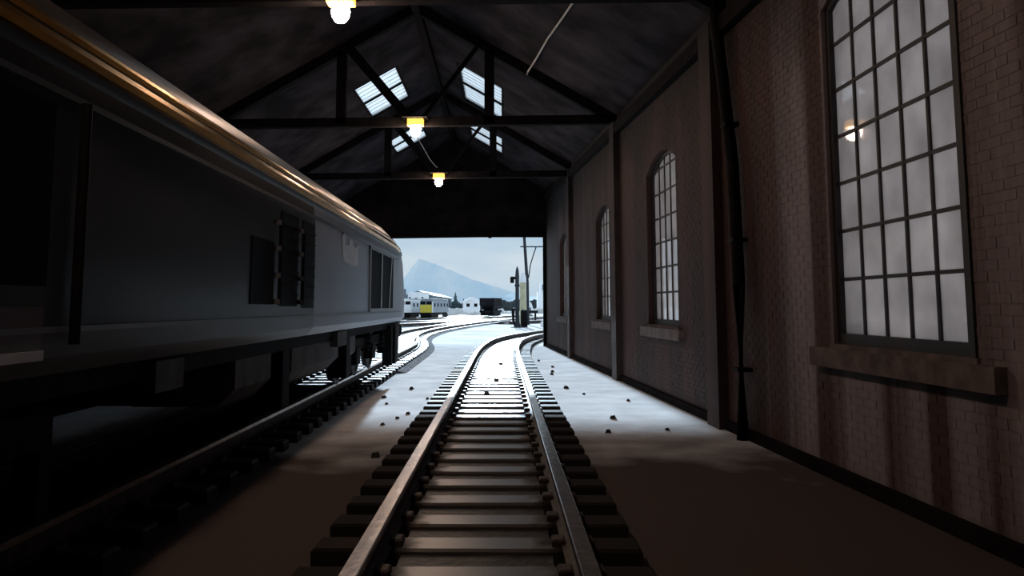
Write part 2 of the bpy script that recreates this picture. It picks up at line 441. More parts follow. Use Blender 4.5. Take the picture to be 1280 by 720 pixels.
# bricks: each course proud of the mortar; the 290 that show largest are parts of their own, the rest one mass
random.seed(4)
BL, BH, PR = 0.225, 0.068, 0.004
near = []; rest = MB()
def brick_poly(s0, s1, z0, z1): return [(s0, z0), (s1, z0), (s1, z1), (s0, z1)]
z = 0.16; row = 0
while z + BH < 6.9:
    s = 2.0 - (0.118 if row % 2 else 0)
    while s < END - 0.1:
        if z + BH > top(s) - 0.05: s += BL + 0.011; continue
        segs = [(s, s + BL)]
        for o in OPEN:
            nsegs = []
            for p, q in segs:
                a, b = o[0], o[1]
                if z + BH <= o[2] or q <= a or p >= b: nsegs.append((p, q)); continue
                zz = z + BH
                if zz > o[3]:
                    # inside the arch band: keep the brick only if it lies above the curve
                    lo_ = min(arch_z(o, max(a, min(b, t))) for t in (p, q))
                    hi_ = max(arch_z(o, max(a, min(b, t))) for t in (p, (p+q)/2, q))
                    if z >= hi_: nsegs.append((p, q)); continue
                    if p < a: nsegs.append((p, a))
                    if q > b: nsegs.append((b, q))
                    continue
                if p < a: nsegs.append((p, a))
                if q > b: nsegs.append((b, q))
            segs = nsegs
        for p, q in segs:
            if q - p < 0.03: continue
            c = (p + q) / 2
            view = 5.2 < c < 7.6 and q - p > 0.2 and (c < 5.95 or z < 1.06)
            if view: near.append((p, z))
            else: rest.prism(brick_poly(p, q, z, z + BH), -0.004, PR + random.uniform(-0.002, 0.002), WALL)
        s += BL + 0.011
    z += BH + 0.011; row += 1
near.sort(key=lambda t: t[0])
one = MB().box(0, 0, -0.004, BL, BH, PR).mesh('brick', M['brick'])
for k, (p, zz) in enumerate(near):
    if k < 290:
        o = bpy.data.objects.new('brick', one); C.objects.link(o); o.parent = wall_r
        o.matrix_local = WALL @ Matrix.Translation((p, zz, random.uniform(-0.002, 0.002)))
    else:
        rest.prism(brick_poly(p, p + BL, zz, zz + BH), -0.004, PR, WALL)
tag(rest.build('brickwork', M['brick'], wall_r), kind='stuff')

# piers under each truss
for s in (11.75, 19.15, 27.15):
    MB().box(s - 0.27, 0, -0.004, s + 0.27, top(s) - 0.2, 0.15, WALL).build('pier', M['brick'], wall_r)
tag(MB().box(BACK, 0.0, 0.0, END - 0.05, 0.13, 0.07, WALL).build('foot_strip_right', M['wall_dark']), 'black strip along the foot of the brick wall', kind='structure')  # raised dark strip at the wall foot

# other walls
tag(MB().box(LEFT - 0.3, BACK - 0.3, -0.05, LEFT, END, EAVES).build('wall_left', M['wall_dark']), 'sooty wall behind the grey locomotive', kind='structure')
bw = MB(); bw.prism([(LEFT, -0.05), (4.4, -0.05), (4.4, slope_z(4.4)), (RIDGE_X, RIDGE_Z), (LEFT, slope_z(LEFT))], 0, 0.3,
                    Matrix(((1,0,0,0),(0,0,-1,BACK),(0,1,0,0),(0,0,0,1))))
tag(bw.build('wall_back', M['wall_dark']), 'dark gable wall behind the camera', kind='structure')
FRONT = Matrix(((1,0,0,0),(0,0,-1,END+0.28),(0,1,0,0),(0,0,0,1)))
ew = MB()
xr = wall_x(END) + 0.35
ew.prism([(1.86, -0.05), (xr, -0.05), (xr, DOOR_H + 0.03), (1.86, DOOR_H + 0.03)], 0, 0.28, FRONT)
ew.prism([(LEFT - 0.3, -0.05), (-5.95, -0.05), (-5.95, DOOR_H - 0.1), (LEFT - 0.3, DOOR_H - 0.1)], 0, 0.28, FRONT)
ew.prism([(LEFT - 0.3, DOOR_H - 0.1), (-5.95, DOOR_H - 0.1), (-1.2, DOOR_H - 0.03), (1.86, DOOR_H + 0.03), (xr, DOOR_H + 0.03), (xr, slope_z(xr)), (RIDGE_X, RIDGE_Z), (LEFT - 0.3, slope_z(LEFT - 0.3))], 0, 0.28, FRONT)
wall_f = tag(ew.build('wall_front', M['wall_dark']), 'black gable end wall above the wide open doorway', kind='structure')
MB().box(1.78, END - 0.06, 0, 1.90, END + 0.02, DOOR_H).build('door_post', M['timber'], wall_f)
MB().box(-5.95, END - 0.08, DOOR_H - 0.05, 1.9, END, DOOR_H + 0.25).build('lintel_beam', M['timber'], wall_f)
MB().box(-0.62, END - 0.1, DOOR_H - 0.09, -0.48, END - 0.02, DOOR_H).build('lintel_bracket', M['timber'], wall_f)

# roof: two slopes with skylight openings
LSKY = [(13.0, 16.0), (22.65, 26.1), (29.9, 32.4)]
RSKY = [(13.0, 16.0), (22.6, 26.7), (29.6, 32.8)]
LX = (-4.32, -3.12); RX = (-1.27, 0.02)
rm = MB()
def slab(x0a, x0b, x1, y0, y1):
    """roof panel; its outer edge may splay from x0a (near) to x0b (far)"""
    t = 0.12
    vs = [(x0a, y0, slope_z(x0a)), (x1, y0, slope_z(x1)), (x1, y1, slope_z(x1)), (x0b, y1, slope_z(x0b))]
    vs += [(a, b, c + t) for a, b, c in vs]
    rm.add(vs, [(0,3,2,1),(4,5,6,7),(0,1,5,4),(1,2,6,5),(2,3,7,6),(3,0,4,7)])
def slope(x_out_near, x_out_far, xs_, sky):
    ya, yb = BACK - 0.3, END + 0.3
    slab(x_out_near, x_out_far, xs_[0], ya, yb)
    slab(xs_[1], xs_[1], RIDGE_X, ya, yb)
    y = ya
    for a, b in sky:
        slab(xs_[0], xs_[0], xs_[1], y, a); y = b
    slab(xs_[0], xs_[0], xs_[1], y, yb)
slope(LEFT - 0.35, LEFT - 0.35, LX, LSKY)
slope(wall_x(BACK) + 0.4, wall_x(END) + 0.4, (RX[1], RX[0]), RSKY)
tag(rm.build('ceiling', M['ceiling']), 'sooty boarded underside of the pitched shed roof', kind='structure')

# skylights: glass, pale slats, dark frame
wn = [4]
def skylight(xs_, y0, y1, side, lab):
    wn[0] += 1
    x0, x1 = xs_
    e = empty('window_%d' % wn[0], ((x0+x1)/2, (y0+y1)/2, slope_z((x0+x1)/2)), label=lab, kind='structure')
    A = Vector((x0, y0, slope_z(x0) + 0.06)); B = Vector((x1, y0, slope_z(x1) + 0.06)); L = y1 - y0
    u = (B - A); W = u.length; u.normalize(); n_ = u.cross(Vector((0, 1, 0))).normalized()
    if n_.z < 0: n_ = -n_
    R = Matrix(((u.x, 0, n_.x, A.x), (u.y, 1, n_.y, A.y), (u.z, 0, n_.z, A.z), (0, 0, 0, 1)))
    inv = e.matrix_basis.inverted() if False else Matrix.Translation(-Vector(e.location))
    R = inv @ R
    half = L / 2
    for k in range(2):
        MB().box(0.02, k*half + 0.02, 0.01, W - 0.02, (k+1)*half - 0.02, 0.02, R).build('pane', M['skyglass'], e)
    n = int(round(L / 0.33))
    me = MB().box(0.02, -0.010, -0.004, W - 0.02, 0.010, 0.008).mesh('slat', M['slat'])
    for k in range(1, n):
        o = put(me, 'slat', e); o.matrix_local = R @ Matrix.Translation((0, k*L/n, 0))
    f = MB()
    f.box(-0.05, -0.05, -0.06, 0.02, L + 0.05, 0.06, R); f.box(W - 0.02, -0.05, -0.06, W + 0.05, L + 0.05, 0.06, R)
    f.box(0.02, -0.05, -0.06, W - 0.02, 0.02, 0.06, R); f.box(0.02, L - 0.02, -0.06, W - 0.02, L + 0.05, 0.06, R)
    f.box(0.02, half - 0.02, -0.05, W - 0.02, half + 0.02, 0.03, R)
    f.build('frame', M['timber'], e)
names = ['nearest', 'middle', 'far']
for k, (a, b) in enumerate(LSKY): skylight(LX, a, b, -1, '%s bright slatted skylight in the left roof slope' % names[k])
for k, (a, b) in enumerate(RSKY): skylight(RX, a, b, 1, '%s bright slatted skylight in the right roof slope' % names[k])

# arched windows with glazing bars, every pane its own
def arched_window(idx, o, lab, yaw, rec=0.15):
    a, b, sl, sp, cr_ = o
    c = (a + b) / 2
    e = empty('window_%d' % idx, WALL @ Vector((c, sl, -rec)), label=lab, kind='structure')
    # the leaf stands a little askew in its opening
    base = Matrix.Translation(WALL @ Vector((c, 0, -rec))) @ Matrix.Rotation(yaw, 4, 'Z') @ Matrix.Translation(-(WALL @ Vector((c, 0, -rec))))
    R = Matrix.Translation(-Vector(e.location)) @ base @ WALL @ Matrix.Translation((0, 0, -rec))
    f = MB(); t = 0.08
    f.box(a, sl, -0.03, a + t, sp, 0.05, R); f.box(b - t, sl, -0.03, b, sp, 0.05, R)
    f.box(a + t, sl, -0.03, b - t, sl + 0.11, 0.05, R)
    N = 12
    for k in range(N):
        s0 = a + (b-a)*k/N; s1 = a + (b-a)*(k+1)/N
        f.prism([(s0, arch_z(o, s0) - 0.07), (s1, arch_z(o, s1) - 0.07), (s1, arch_z(o, s1) + 0.01), (s0, arch_z(o, s0) + 0.01)], -0.03, 0.05, R)
    f.build('frame', M['lead'], e)
    cols = 5; cw = (b - a - 2*t) / cols
    rows = [sl + 0.11]
    zz = 1.99
    while zz < cr_ - 0.1: rows.append(zz); zz += 0.487
    rows.append(cr_)
    random.seed(idx)
    for i in range(1, cols):
        s = a + t + cw*i
        MB().box(s - 0.016, sl + 0.11, -0.012, s + 0.016, arch_z(o, s) - 0.06, 0.022, R).build('glazing_bar', M['lead'], e)
    for zr in rows[1:-1]:
        # clip the bar to the arch
        s0 = a + t; s1 = b - t
        while arch_z(o, s0) - 0.06 < zr: s0 += 0.02
        while arch_z(o, s1) - 0.06 < zr: s1 -= 0.02
        MB().box(s0, zr - 0.016, -0.010, s1, zr + 0.016, 0.020, R).build('glazing_bar', M['lead'], e)
    for j in range(len(rows) - 1):
        for i in range(cols):
            s0 = a + t + cw*i; s1 = s0 + cw
            z0 = rows[j]; z1a = min(rows[j+1], arch_z(o, s0) - 0.05); z1b = min(rows[j+1], arch_z(o, s1) - 0.05)
            if max(z1a, z1b) - z0 < 0.03: continue
            z1a = max(z1a, z0 + 0.005); z1b = max(z1b, z0 + 0.005)
            cen = Vector(((s0+s1)/2, (z0+z1a)/2, 0))
            tilt = Matrix.Translation(cen) @ Matrix.Rotation(random.uniform(-0.006, 0.006), 4, 'Y') @ Matrix.Rotation(random.uniform(-0.004, 0.004), 4, 'X') @ Matrix.Translation(-cen)
            MB().prism([(s0, z0), (s1, z0), (s1, z1b), (s0, z1a)], -0.004, 0.0, R @ tilt).build('pane', M['glass'], e)
    # stone sill
    so = MB().box(a - 0.3, sl - 0.23, -0.12, b + 0.38, sl - 0.04, 0.10, Matrix.Translation(-Vector(e.location)) @ WALL)
    so.box(a - 0.02, sl - 0.04, -0.30, b + 0.02, sl + 0.005, 0.03, Matrix.Translation(-Vector(e.location)) @ WALL)
    so.build('sill', M['stone'], e)
arched_window(1, OPEN[0], 'tall arched grimy window nearest the camera, catching lamp reflections', -0.030, 0.06)
arched_window(2, OPEN[1], 'second arched window along the brick wall', 0.0)
arched_window(3, OPEN[2], 'third arched window, a narrow sliver behind a pier', 0.0)
arched_window(4, OPEN[3], 'farthest arched window beside the doorway', 0.0)

# trusses
def beam(mb, p, q, wd, ht):
    p = Vector(p); q = Vector(q); d = q - p; L = d.length; d.normalize()
    yv = Vector((0, 1, 0)); n_ = d.cross(yv).normalized()
    R = Matrix(((d.x, yv.x, n_.x, p.x), (d.y, yv.y, n_.y, p.y), (d.z, yv.z, n_.z, p.z), (0, 0, 0, 1)))
    return mb.box(0, -wd/2, -ht/2, L, wd/2, ht/2, R)
def truss(y, lab):
    e = empty('roof_truss', (RIDGE_X, y, EAVES), label=lab, cat='truss', group='roof trusses')
    O = Vector(e.location)
    def P(x, z): return Vector((x, y, z)) - O
    xr_ = wall_x(y)
    beam(MB(), P(LEFT, 6.14), P(xr_, 6.26), 0.20, 0.22).build('tie_beam', M['timber'], e)
    beam(MB(), P(LEFT, slope_z(LEFT) - 0.13), P(RIDGE_X, RIDGE_Z - 0.14), 0.20, 0.24).build('rafter', M['timber'], e)
    beam(MB(), P(xr_, slope_z(xr_) - 0.13), P(RIDGE_X, RIDGE_Z - 0.14), 0.20, 0.24).build('rafter', M['timber'], e)
    for x in (-3.94, -0.32):
        beam(MB(), P(x, 6.15), P(x, slope_z(x) - 0.2), 0.2, 0.24).build('queen_post', M['timber'], e)
    beam(MB(), P(-3.75, slope_z(-3.75) - 0.25), P(-2.3, 6.3), 0.18, 0.22).build('strut', M['timber'], e)
    beam(MB(), P(-0.62, slope_z(-0.62) - 0.25), P(-1.95, 6.3), 0.10, 0.10).build('strut', M['timber'], e)
    return e
truss(3.2, 'black timber truss overhead, nearest the camera')
truss(11.2, 'black timber truss carrying the nearest lamp at the frame top')
truss(19.2, 'black timber truss in the middle, behind the square glowing lamp')
truss(27.2, 'black timber truss farthest in, nearest the doorway')
tag(MB().box(RIDGE_X - 0.09, BACK, RIDGE_Z - 0.30, RIDGE_X + 0.09, END, RIDGE_Z - 0.08).build('ridge_beam', M['timber']), 'long black beam running along the roof ridge', 'beam')
wp = MB(); wp.prism([(BACK, top(BACK) - 0.5), (END - 0.05, top(END) - 0.5), (END - 0.05, top(END) - 0.25), (BACK, top(BACK) - 0.25)], 0.0, 0.14, WALL)
tag(wp.build('trim_1', M['timber']), 'black wall plate at the eaves above the brick wall', kind='structure')

# lamps under the tie beams
def lamp(x, y, z, lab):
    e = empty('shed_lamp', (x, y, z), label=lab, cat='lamp', group='warm shed lamps')
    MB().box(-0.30, -0.30, 0.10, 0.30, 0.30, 0.14).build('housing_baffle', M['iron'], e)  # plate widened to keep the lamp's light off the ceiling
    MB().box(-0.19, -0.12, -0.06, 0.19, 0.12, 0.10).build('diffuser', M['diffuser'], e)
    b = MB().lathe([(0.01, -0.34), (0.07, -0.32), (0.12, -0.25), (0.135, -0.18), (0.12, -0.11), (0.08, -0.065)], 14)
    b.build('bulb', M['bulb'], e, True)
    MB().tube([(0, 0, 0.15), (0.0, 0.0, 0.24)], 0.02, 6).build('stem', M['iron'], e)
    return e
lamp(-2.15, 3.0, 6.00, 'warm lamp overhead close to the camera, out of the top edge')
lamp(-2.30, 11.0, 6.06, 'glowing warm lamp cut by the top edge of the view')
lamp(-2.10, 19.0, 6.12, 'square glowing warm lamp under the middle truss')
lamp(-2.17, 27.0, 6.12, 'small two-lobed warm lamp hanging nearest the doorway')

# loose cables
tag(MB().tube([(1.35, 13.4, slope_z(1.35) - 0.04), (1.16, 14.9, slope_z(1.16) - 0.06), (0.95, 16.4, 7.34), (0.78, 18.0, 7.42), (0.62, 19.05, 7.42), (0.60, 19.1, 7.36)], 0.022, 6)
    .build('cable', M['cable'], None, True), 'frayed white cable hanging from the right roof slope', 'cable')
tag(MB().tube([(-3.0, 27.0, 7.6), (-2.75, 27.02, 7.2), (-2.5, 27.0, 6.75), (-2.3, 27.0, 6.5), (-2.22, 27.0, 6.44)], 0.016, 6)
    .build('cable', M['cable'], None, True), 'thin pale flex looping down to the lamp nearest the doorway', 'cable')

# downpipe on the wall
dp = empty('downpipe', WALL @ Vector((10.62, 0, 0.1)), label='black iron downpipe on the brick wall between the first two windows', cat='pipe')
R = Matrix.Translation(-Vector(dp.location)) @ WALL
MB().tube([R @ Vector(p) for p in ((10.62, 0.0, 0.12), (10.60, 2.0, 0.12), (10.70, 3.6, 0.12), (11.0, 5.0, 0.13), (11.2, 6.1, 0.16))], 0.085, 10).build('pipe', M['iron'], dp, True)
for zz, s in ((0.9, 10.61), (2.6, 10.64), (4.2, 10.83)):
    MB().box(s - 0.105, zz - 0.025, 0, s + 0.105, zz + 0.025, 0.20, R).build('bracket', M['iron'], dp)

# ------------------------------------------------------------------ railway tracks
def resample(pts, step):
    P = [Vector((p[0], p[1], 0)) for p in pts]
    P = [2*P[0]-P[1]] + P + [2*P[-1]-P[-2]]
    out = []
    for i in range(1, len(P)-2):
        a, b, c, d = P[i-1:i+3]
        n = max(4, int((c-b).length / 0.25))
        for k in range(n):
            t = k/n
            out.append(0.5*((2*b)+(c-a)*t+(2*a-5*b+4*c-d)*t*t+(3*b-a-3*c+d)*t**3))
    out.append(P[-2])
    res = [out[0]]; acc = 0
    for p, q in zip(out, out[1:]):
        L = (q-p).length
        while acc + L >= step:
            t = (step-acc)/L; p = p.lerp(q, t); res.append(p.copy()); L = (q-p).length; acc = 0
        acc += L
    return [Vector((p.x, p.y, ground_z(p.x, p.y))) for p in res]
SL = MB().box(-1.10, -0.125, -0.02, 1.10, 0.125, 0.125, bev=0.018).mesh('sleeper', M['sleeper'])
SLW = MB().box(-1.10, -0.145, -0.02, 1.10, 0.145, 0.125, bev=0.018).mesh('sleeper', M['sleeper_worn'])
RAILP = [(-0.075, 0.0), (0.075, 0.0), (0.02, 0.03), (0.025, 0.13), (0.052, 0.15), (0.052, 0.188), (0.045, 0.195), (-0.045, 0.195), (-0.052, 0.188), (-0.052, 0.15), (-0.025, 0.13), (-0.02, 0.03)]
def rail_mesh(path, off):
    pp = []
    for i, p in enumerate(path):
        d = path[min(i+1, len(path)-1)] - path[max(i-1, 0)]; d.z = 0; d.normalize()
        pp.append(p + Vector((d.y, -d.x, 0))*off + Vector((0, 0, 0.125)))
    mb = MB(); mb.sweep(RAILP, pp)
    n = len(RAILP)
    for k in range((len(pp)-1)*n): mb.mi[k] = 0 if (k % n) in (5, 6, 7, 4) else 1
    mb.mi[-1] = mb.mi[-2] = 1
    return mb
def track(pts, lab, step=0.632, singles=0, group='railway tracks', infill=None, bed=None):
    pth = resample(pts, step)
    e = empty('railway_track', pth[0], label=lab, cat='track', group=group)
    O = pth[0].copy()
    fine = resample(pts, 0.5)
    for off in (-0.643, 0.643):
        mb = rail_mesh(fine, off); mb.v = [tuple(Vector(v) - O) for v in mb.v]
        mb.build('rail', [M['rail'], M['rust']], e)
    mass = MB(); ch = MB()
    for i, p in enumerate(pth):
        d = pth[min(i+1, len(pth)-1)] - pth[max(i-1, 0)]; rz = math.atan2(-d.x, d.y)
        rz += random.uniform(-0.012, 0.012)
        T = Matrix.Translation(p - O) @ Matrix.Rotation(rz, 4, 'Z')
        if i < singles:
            o = put(SLW if infill else SL, 'sleeper', e, p - O + Vector((0, random.uniform(-.02, .02), random.uniform(-.008, .004))), (0, 0, rz))
        else: mass.box(-1.1, -0.125, -0.02, 1.1, 0.125, 0.125, T, bev=0.018)
        if i < 130:
            for s in (-1, 1):
                for q in (-1, 1):
                    x = s*0.643 + q*0.095
                    ch.box(x - 0.045, -0.07, 0.12, x + 0.045, 0.07, 0.165, T, bev=0.012)
    if mass.v: tag(mass.build('sleepers', M['sleeper'], e), kind='stuff')
    tag(ch.build('rail_chairs', M['rust'], e), kind='stuff')
    if infill:
        pi = [p - O for p in resample([p for p in pts if True], 1.0) if infill[0] <= p.y <= infill[1]]
        f = MB(); f.sweep([(-0.52, 0.0), (0.52, 0.0), (0.50, 0.088), (-0.50, 0.088)], pi)
        f.build('ballast', M['infill'], e)
    if bed:
        pi = [p - O for p in resample(pts, 1.0) if bed[0] <= p.y <= bed[1]]
        MB().sweep([(-1.35, 0.0), (1.35, 0.0), (1.15, 0.06), (-1.15, 0.06)], pi).build('ballast', M['grit'], e)
    return e
random.seed(7)
track([(-0.17, 1.2), (-0.17, 8), (-0.17, 16), (-0.17, 24), (-0.12, 28), (0.0, 31.2), (0.26, 35.2), (0.92, 39.8), (1.9, 43.9), (3.3, 48.5), (5.5, 54.0), (9, 60)],
      'near railway track running from the camera out through the doorway', singles=110, infill=(1.0, 47))
track([(-3.63, 1.0), (-3.72, 12.5), (-3.82, 20), (-3.95, 30), (-4.3, 35), (-4.85, 40), (-5.1, 46), (-4.95, 53), (-4.3, 61), (-2.9, 73), (0.0, 90), (4.0, 108), (9, 126)],
      'left railway track under the grey locomotive, curving away outside', singles=100, bed=(20, 126))
far_tracks = [
    ([(-13, 57), (-9.5, 66), (-5.6, 78), (-0.8, 93), (3.6, 108), (8.2, 126)], 'pale edged track joining from the left outside the doorway', 100),
    ([(-22, 88), (-14, 100), (-6, 116), (0.5, 138)], 'track crossing the yard in front of the yellow ended locomotive', 100),
    ([(-15.6, 140), (-13.8, 153), (-11.2, 172), (-8.6, 190)], 'siding under the yellow ended locomotive', 100),
    ([(-20.2, 140), (-18.4, 153), (-15.8, 172), (-13, 190)], 'siding under the white locomotive', 100),
    ([(-5.2, 96), (-1.7, 113), (3.2, 134), (4.6, 141)], 'siding under the dark hopper wagon', 100),
    ([(0.2, 78), (4.5, 84), (9, 87), (15, 89)], 'dark rails passing behind the water crane to the right', 60),
]
for p, l, n in far_tracks: track(p, l, 0.75, 0, bed=(0, 300))

# ------------------------------------------------------------------ the grey locomotive on the left
NOSE = 19.55
ry = 0.008
loco = empty('diesel_locomotive', (-3.62 - 0.008*9, 9.0, 0.32), ry, label='large dark grey diesel locomotive filling the left side of the shed', cat='locomotive')
# local: x across, y along (nose at +10.55), z above rail
HW = 1.33
def side_prof(k=1.0, drop=0.0):
    return [(1.26*k, 1.02), (1.33*k, 1.12), (1.335*k, 1.9), (1.325*k, 2.58), (1.29*k, 2.66)]
def loft(rings, caps=True, close=True):
    n = len(rings[0]); mb = MB(); vs = [v for r in rings for v in r]; fs = []
    for i in range(len(rings)-1):
        for k in range(n if close else n-1):
            a = i*n+k; b = i*n+(k+1) % n; fs.append((a, b, b+n, a+n))
    if caps: fs += [tuple(range(n))[::-1], tuple(range((len(rings)-1)*n, len(rings)*n))]
    return mb.add(vs, fs)
def body_ring(y, kx, ztop=2.66, rake=0.0):
    pr = [(1.25, 1.04), (1.33, 1.14), (1.335, 1.9), (1.325, 2.45), (1.30, ztop)]
    rk = lambda z_: y - rake*max(0, z_ - 1.5)
    R_ = [(x*kx, rk(z_), z_) for x, z_ in pr]; L_ = [(-x*kx, rk(z_), z_) for x, z_ in pr[::-1]]
    return R_ + L_
Y1 = 11.9; Y0 = -10.5
body = loft([body_ring(Y0, 0.9), body_ring(Y0 + 0.9, 1), body_ring(Y1 - 2.2, 1), body_ring(Y1 - 1.0, 0.985, 2.66, 0.25), body_ring(Y1 - 0.35, 0.96, 2.66, 0.45), body_ring(Y1, 0.93, 2.6, 0.6)])
body.build('body', M['side_falloff'], loco, True)
def roof_ring(y, kx, kz=1.0):
    pts = []
    pr = [(1.30, 2.66), (1.325, 2.70), (1.325, 2.755), (1.285, 2.775), (1.265, 2.84), (1.18, 3.0), (0.98, 3.20), (0.66, 3.36), (0.3, 3.43), (0, 3.45)]
    pr = [(x*kx, 2.66 + (z_ - 2.66)*kz) for x, z_ in pr]
    return [(x, y, z_) for x, z_ in pr] + [(-x, y, z_) for x, z_ in pr[-2::-1]]
roof = loft([roof_ring(Y0, 0.9, .6), roof_ring(Y0 + 0.9, 1), roof_ring(Y1 - 2.6, 1), roof_ring(Y1 - 1.7, 0.99, 0.9), roof_ring(Y1 - 1.2, 0.975, 0.55), roof_ring(Y1 - 0.8, 0.95, 0.2)])
roof.build('roof', M['roof_paint'], loco, True)
for zz, x, rr in ((2.765, 1.31, 0.055), (2.91, 1.22, 0.038)):  # tubes added along the roof edge to show the lamps' gold streaks
    MB().tube([(x*0.9, Y0 + 0.1, zz - 0.08), (x, Y0 + 0.9, zz), (x, Y1 - 2.6, zz), (x*0.985, Y1 - 1.8, zz - 0.03)], rr, 8).build('lamp_streak_tube', M['lamp_streak'], loco, True)
# gutter strip below the roof edge, pale lower band, sole bar
MB().box(HW - 0.02, Y0 + 0.9, 2.50, HW + 0.018, Y1 - 2.0, 2.535).build('gutter', M['grey_paint'], loco)
MB().box(HW - 0.03, Y0 + 0.6, 1.265, HW + 0.014, Y1 - 1.6, 1.295).build('waist_moulding', M['lower_paint'], loco)
MB().box(-1.2, Y0 + 0.4, 0.90, 1.2, Y1 - 0.9, 1.06).build('sole_bar', M['under'], loco)
for y0, y1 in ((-3.4, -2.9), (3.0, 3.7)):
    MB().box(1.16, y0, 0.80, 1.27, y1, 1.02).build('jacking_pad', M['tank'], loco)
# cab side window group (local y = world - 9)
def window(y0, y1, z0, z1, name='cab_window', slant=0.0, x=HW, dep=0.014):
    mb = MB()
    P_ = [(y0, z0), (y1 + slant, z0), (y1, z1), (y0, z1)]
    T = Matrix(((0, 0, 1, x - 0.03), (1, 0, 0, 0), (0, 1, 0, 0), (0, 0, 0, 1)))
    mb.prism(P_, 0, 0.03 + dep, T)
    return mb.build(name, M['dark_glass'], loco)
def bar(y0, z0, y1, z1, wdt=0.09, name='window_pillar', m='grey_paint', x=HW, dep=0.03):
    T = Matrix(((0, 0, 1, x - 0.03), (1, 0, 0, 0), (0, 1, 0, 0), (0, 0, 0, 1)))
    return MB().prism([(y0, z0), (y0 + wdt, z0), (y1 + wdt, z1), (y1, z1)], 0, 0.03 + dep, T).build(name, M[m], loco)
window(5.55, 6.85, 1.36, 2.44, slant=0.0)
window(6.95, 8.75, 1.36, 2.44, slant=0.0)
bar(6.80, 1.36, 6.85, 2.44, 0.13)
bar(8.0, 1.36, 8.35, 2.44, 0.10)
MB().box(HW - 0.02, 5.42, 1.30, HW + 0.03, 5.52, 2.50).build('window_surround', M['lower_paint'], loco)
MB().box(HW - 0.02, 5.42, 2.44, HW + 0.03, 8.9, 2.50).build('window_surround', M['lower_paint'], loco)
# mid-body door and grilles
def grille(y0, y1, z0, z1):
    g = MB().box(HW - 0.03, y0, z0, HW + 0.006, y1, z1).build('grille', M['dark_glass'], loco)
    me = MB().box(HW - 0.01, y0 + 0.02, -0.012, HW + 0.022, y1 - 0.02, 0.012).mesh('louvre', M['under'])
    n = int((z1 - z0)/0.12)
    for k in range(1, n): put(me, 'louvre', g, (0, 0, z0 + k*(z1 - z0)/n))
    return g
window(-1.55, -0.80, 1.42, 2.06, 'side_window')
grille(-0.52, 0.22, 1.40, 2.42)
grille(0.42, 1.05, 1.38, 2.42)
for y in (-0.70, 0.28):
    MB().tube([(HW + 0.05, y, 1.42), (HW + 0.05, y, 2.3)], 0.022, 6).build('handrail', M['under'], loco)
    for zz in (1.45, 1.72, 2.0, 2.27):
        MB().box(HW - 0.01, y - 0.03, zz - 0.025, HW + 0.06, y + 0.03, zz + 0.025).build('handrail_bracket', M['lower_paint'], loco)
# small pale patch, ragged top edge
em = [(2.85, 2.26), (2.80, 2.44), (2.92, 2.50), (3.02, 2.46), (3.06, 2.33), (3.35, 2.34), (3.42, 2.44), (3.66, 2.44), (3.72, 2.36), (3.98, 2.34), (4.1, 2.42), (4.2, 2.36), (4.22, 2.08), (3.9, 2.04), (3.45, 2.05), (3.05, 2.08), (2.92, 2.14)]
eo = MB().prism([(y, z_) for y, z_ in em], 0, 0.022, Matrix(((0, 0, 1, HW - 0.008), (1, 0, 0, 0), (0, 1, 0, 0), (0, 0, 0, 1)))).build('pale_patch', M['white'], loco)
eo['label'] = 'small ragged pale patch'
# near end: red panel, pale plate, door pillar
o = MB().box(HW - 0.03, -6.6, 1.22, HW + 0.008, -4.95, 1.40).build('stripe', M['red'], loco); o['label'] = 'deep red stripe'
MB().box(HW - 0.03, -5.35, 1.13, HW + 0.02, -4.95, 1.18).build('number_plate', M['white'], loco)
MB().tube([(HW + 0.05, -4.72, 1.2), (HW + 0.05, -4.72, 2.5)], 0.03, 8).build('handrail', M['under'], loco)
window(-6.3, -4.95, 1.5, 2.44, 'cab_window')
# nose front: windscreens, lamp cluster, buffers, pipes
MB().add([(-1.0,Y1-0.18,1.75),(1.0,Y1-0.18,1.75),(1.0,Y1-0.55,2.45),(-1.0,Y1-0.55,2.45),(-1.0,Y1-0.10,1.75),(1.0,Y1-0.10,1.75),(1.0,Y1-0.47,2.45),(-1.0,Y1-0.47,2.45)],[(0,3,2,1),(4,5,6,7),(0,1,5,4),(1,2,6,5),(2,3,7,6),(3,0,4,7)]).build('windscreen', M['dark_glass'], loco)
MB().box(-1.12, Y1 - 0.3, 0.66, 1.12, Y1 + 0.05, 1.06).build('buffer_beam', M['under'], loco)
for s in (-1, 1):
    T = Matrix.Translation((s*0.88, Y1 + 0.02, 0.78)) @ Matrix.Rotation(-PI/2, 4, 'X')
    b = MB().lathe([(0.14, 0.0), (0.14, 0.25), (0.08, 0.26), (0.08, 0.42), (0.24, 0.43), (0.25, 0.47), (0.1, 0.5)], 14, T).build('buffer', M['under'], loco, True)
    MB().tube([(s*0.5, Y1 + 0.03, 0.85), (s*0.5, Y1 + 0.2, 0.75), (s*0.5, Y1 + 0.2, 0.35)], 0.035, 6).build('brake_hose', M['under'], loco)
    T2 = Matrix.Translation((s*0.85, Y1 - 0.03, 1.3)) @ Matrix.Rotation(-PI/2, 4, 'X')
    MB().lathe([(0.12, 0.0), (0.12, 0.06), (0.02, 0.07)], 12, T2).build('headlight', M['steel'], loco)
MB().box(-0.1, Y1, 0.65, 0.1, Y1 + 0.4, 0.8).build('coupling', M['under'], loco)
# steps / lifeguards at the cab corner
for y in (8.9, 9.6):
    MB().box(1.10, y, 0.10, 1.30, y + 0.22, 0.98).build('footstep', M['under'], loco)
MB().box(1.22, 10.02, 0.12, 1.30, 10.2, 1.05).build('corner_step', M['tank'], loco)
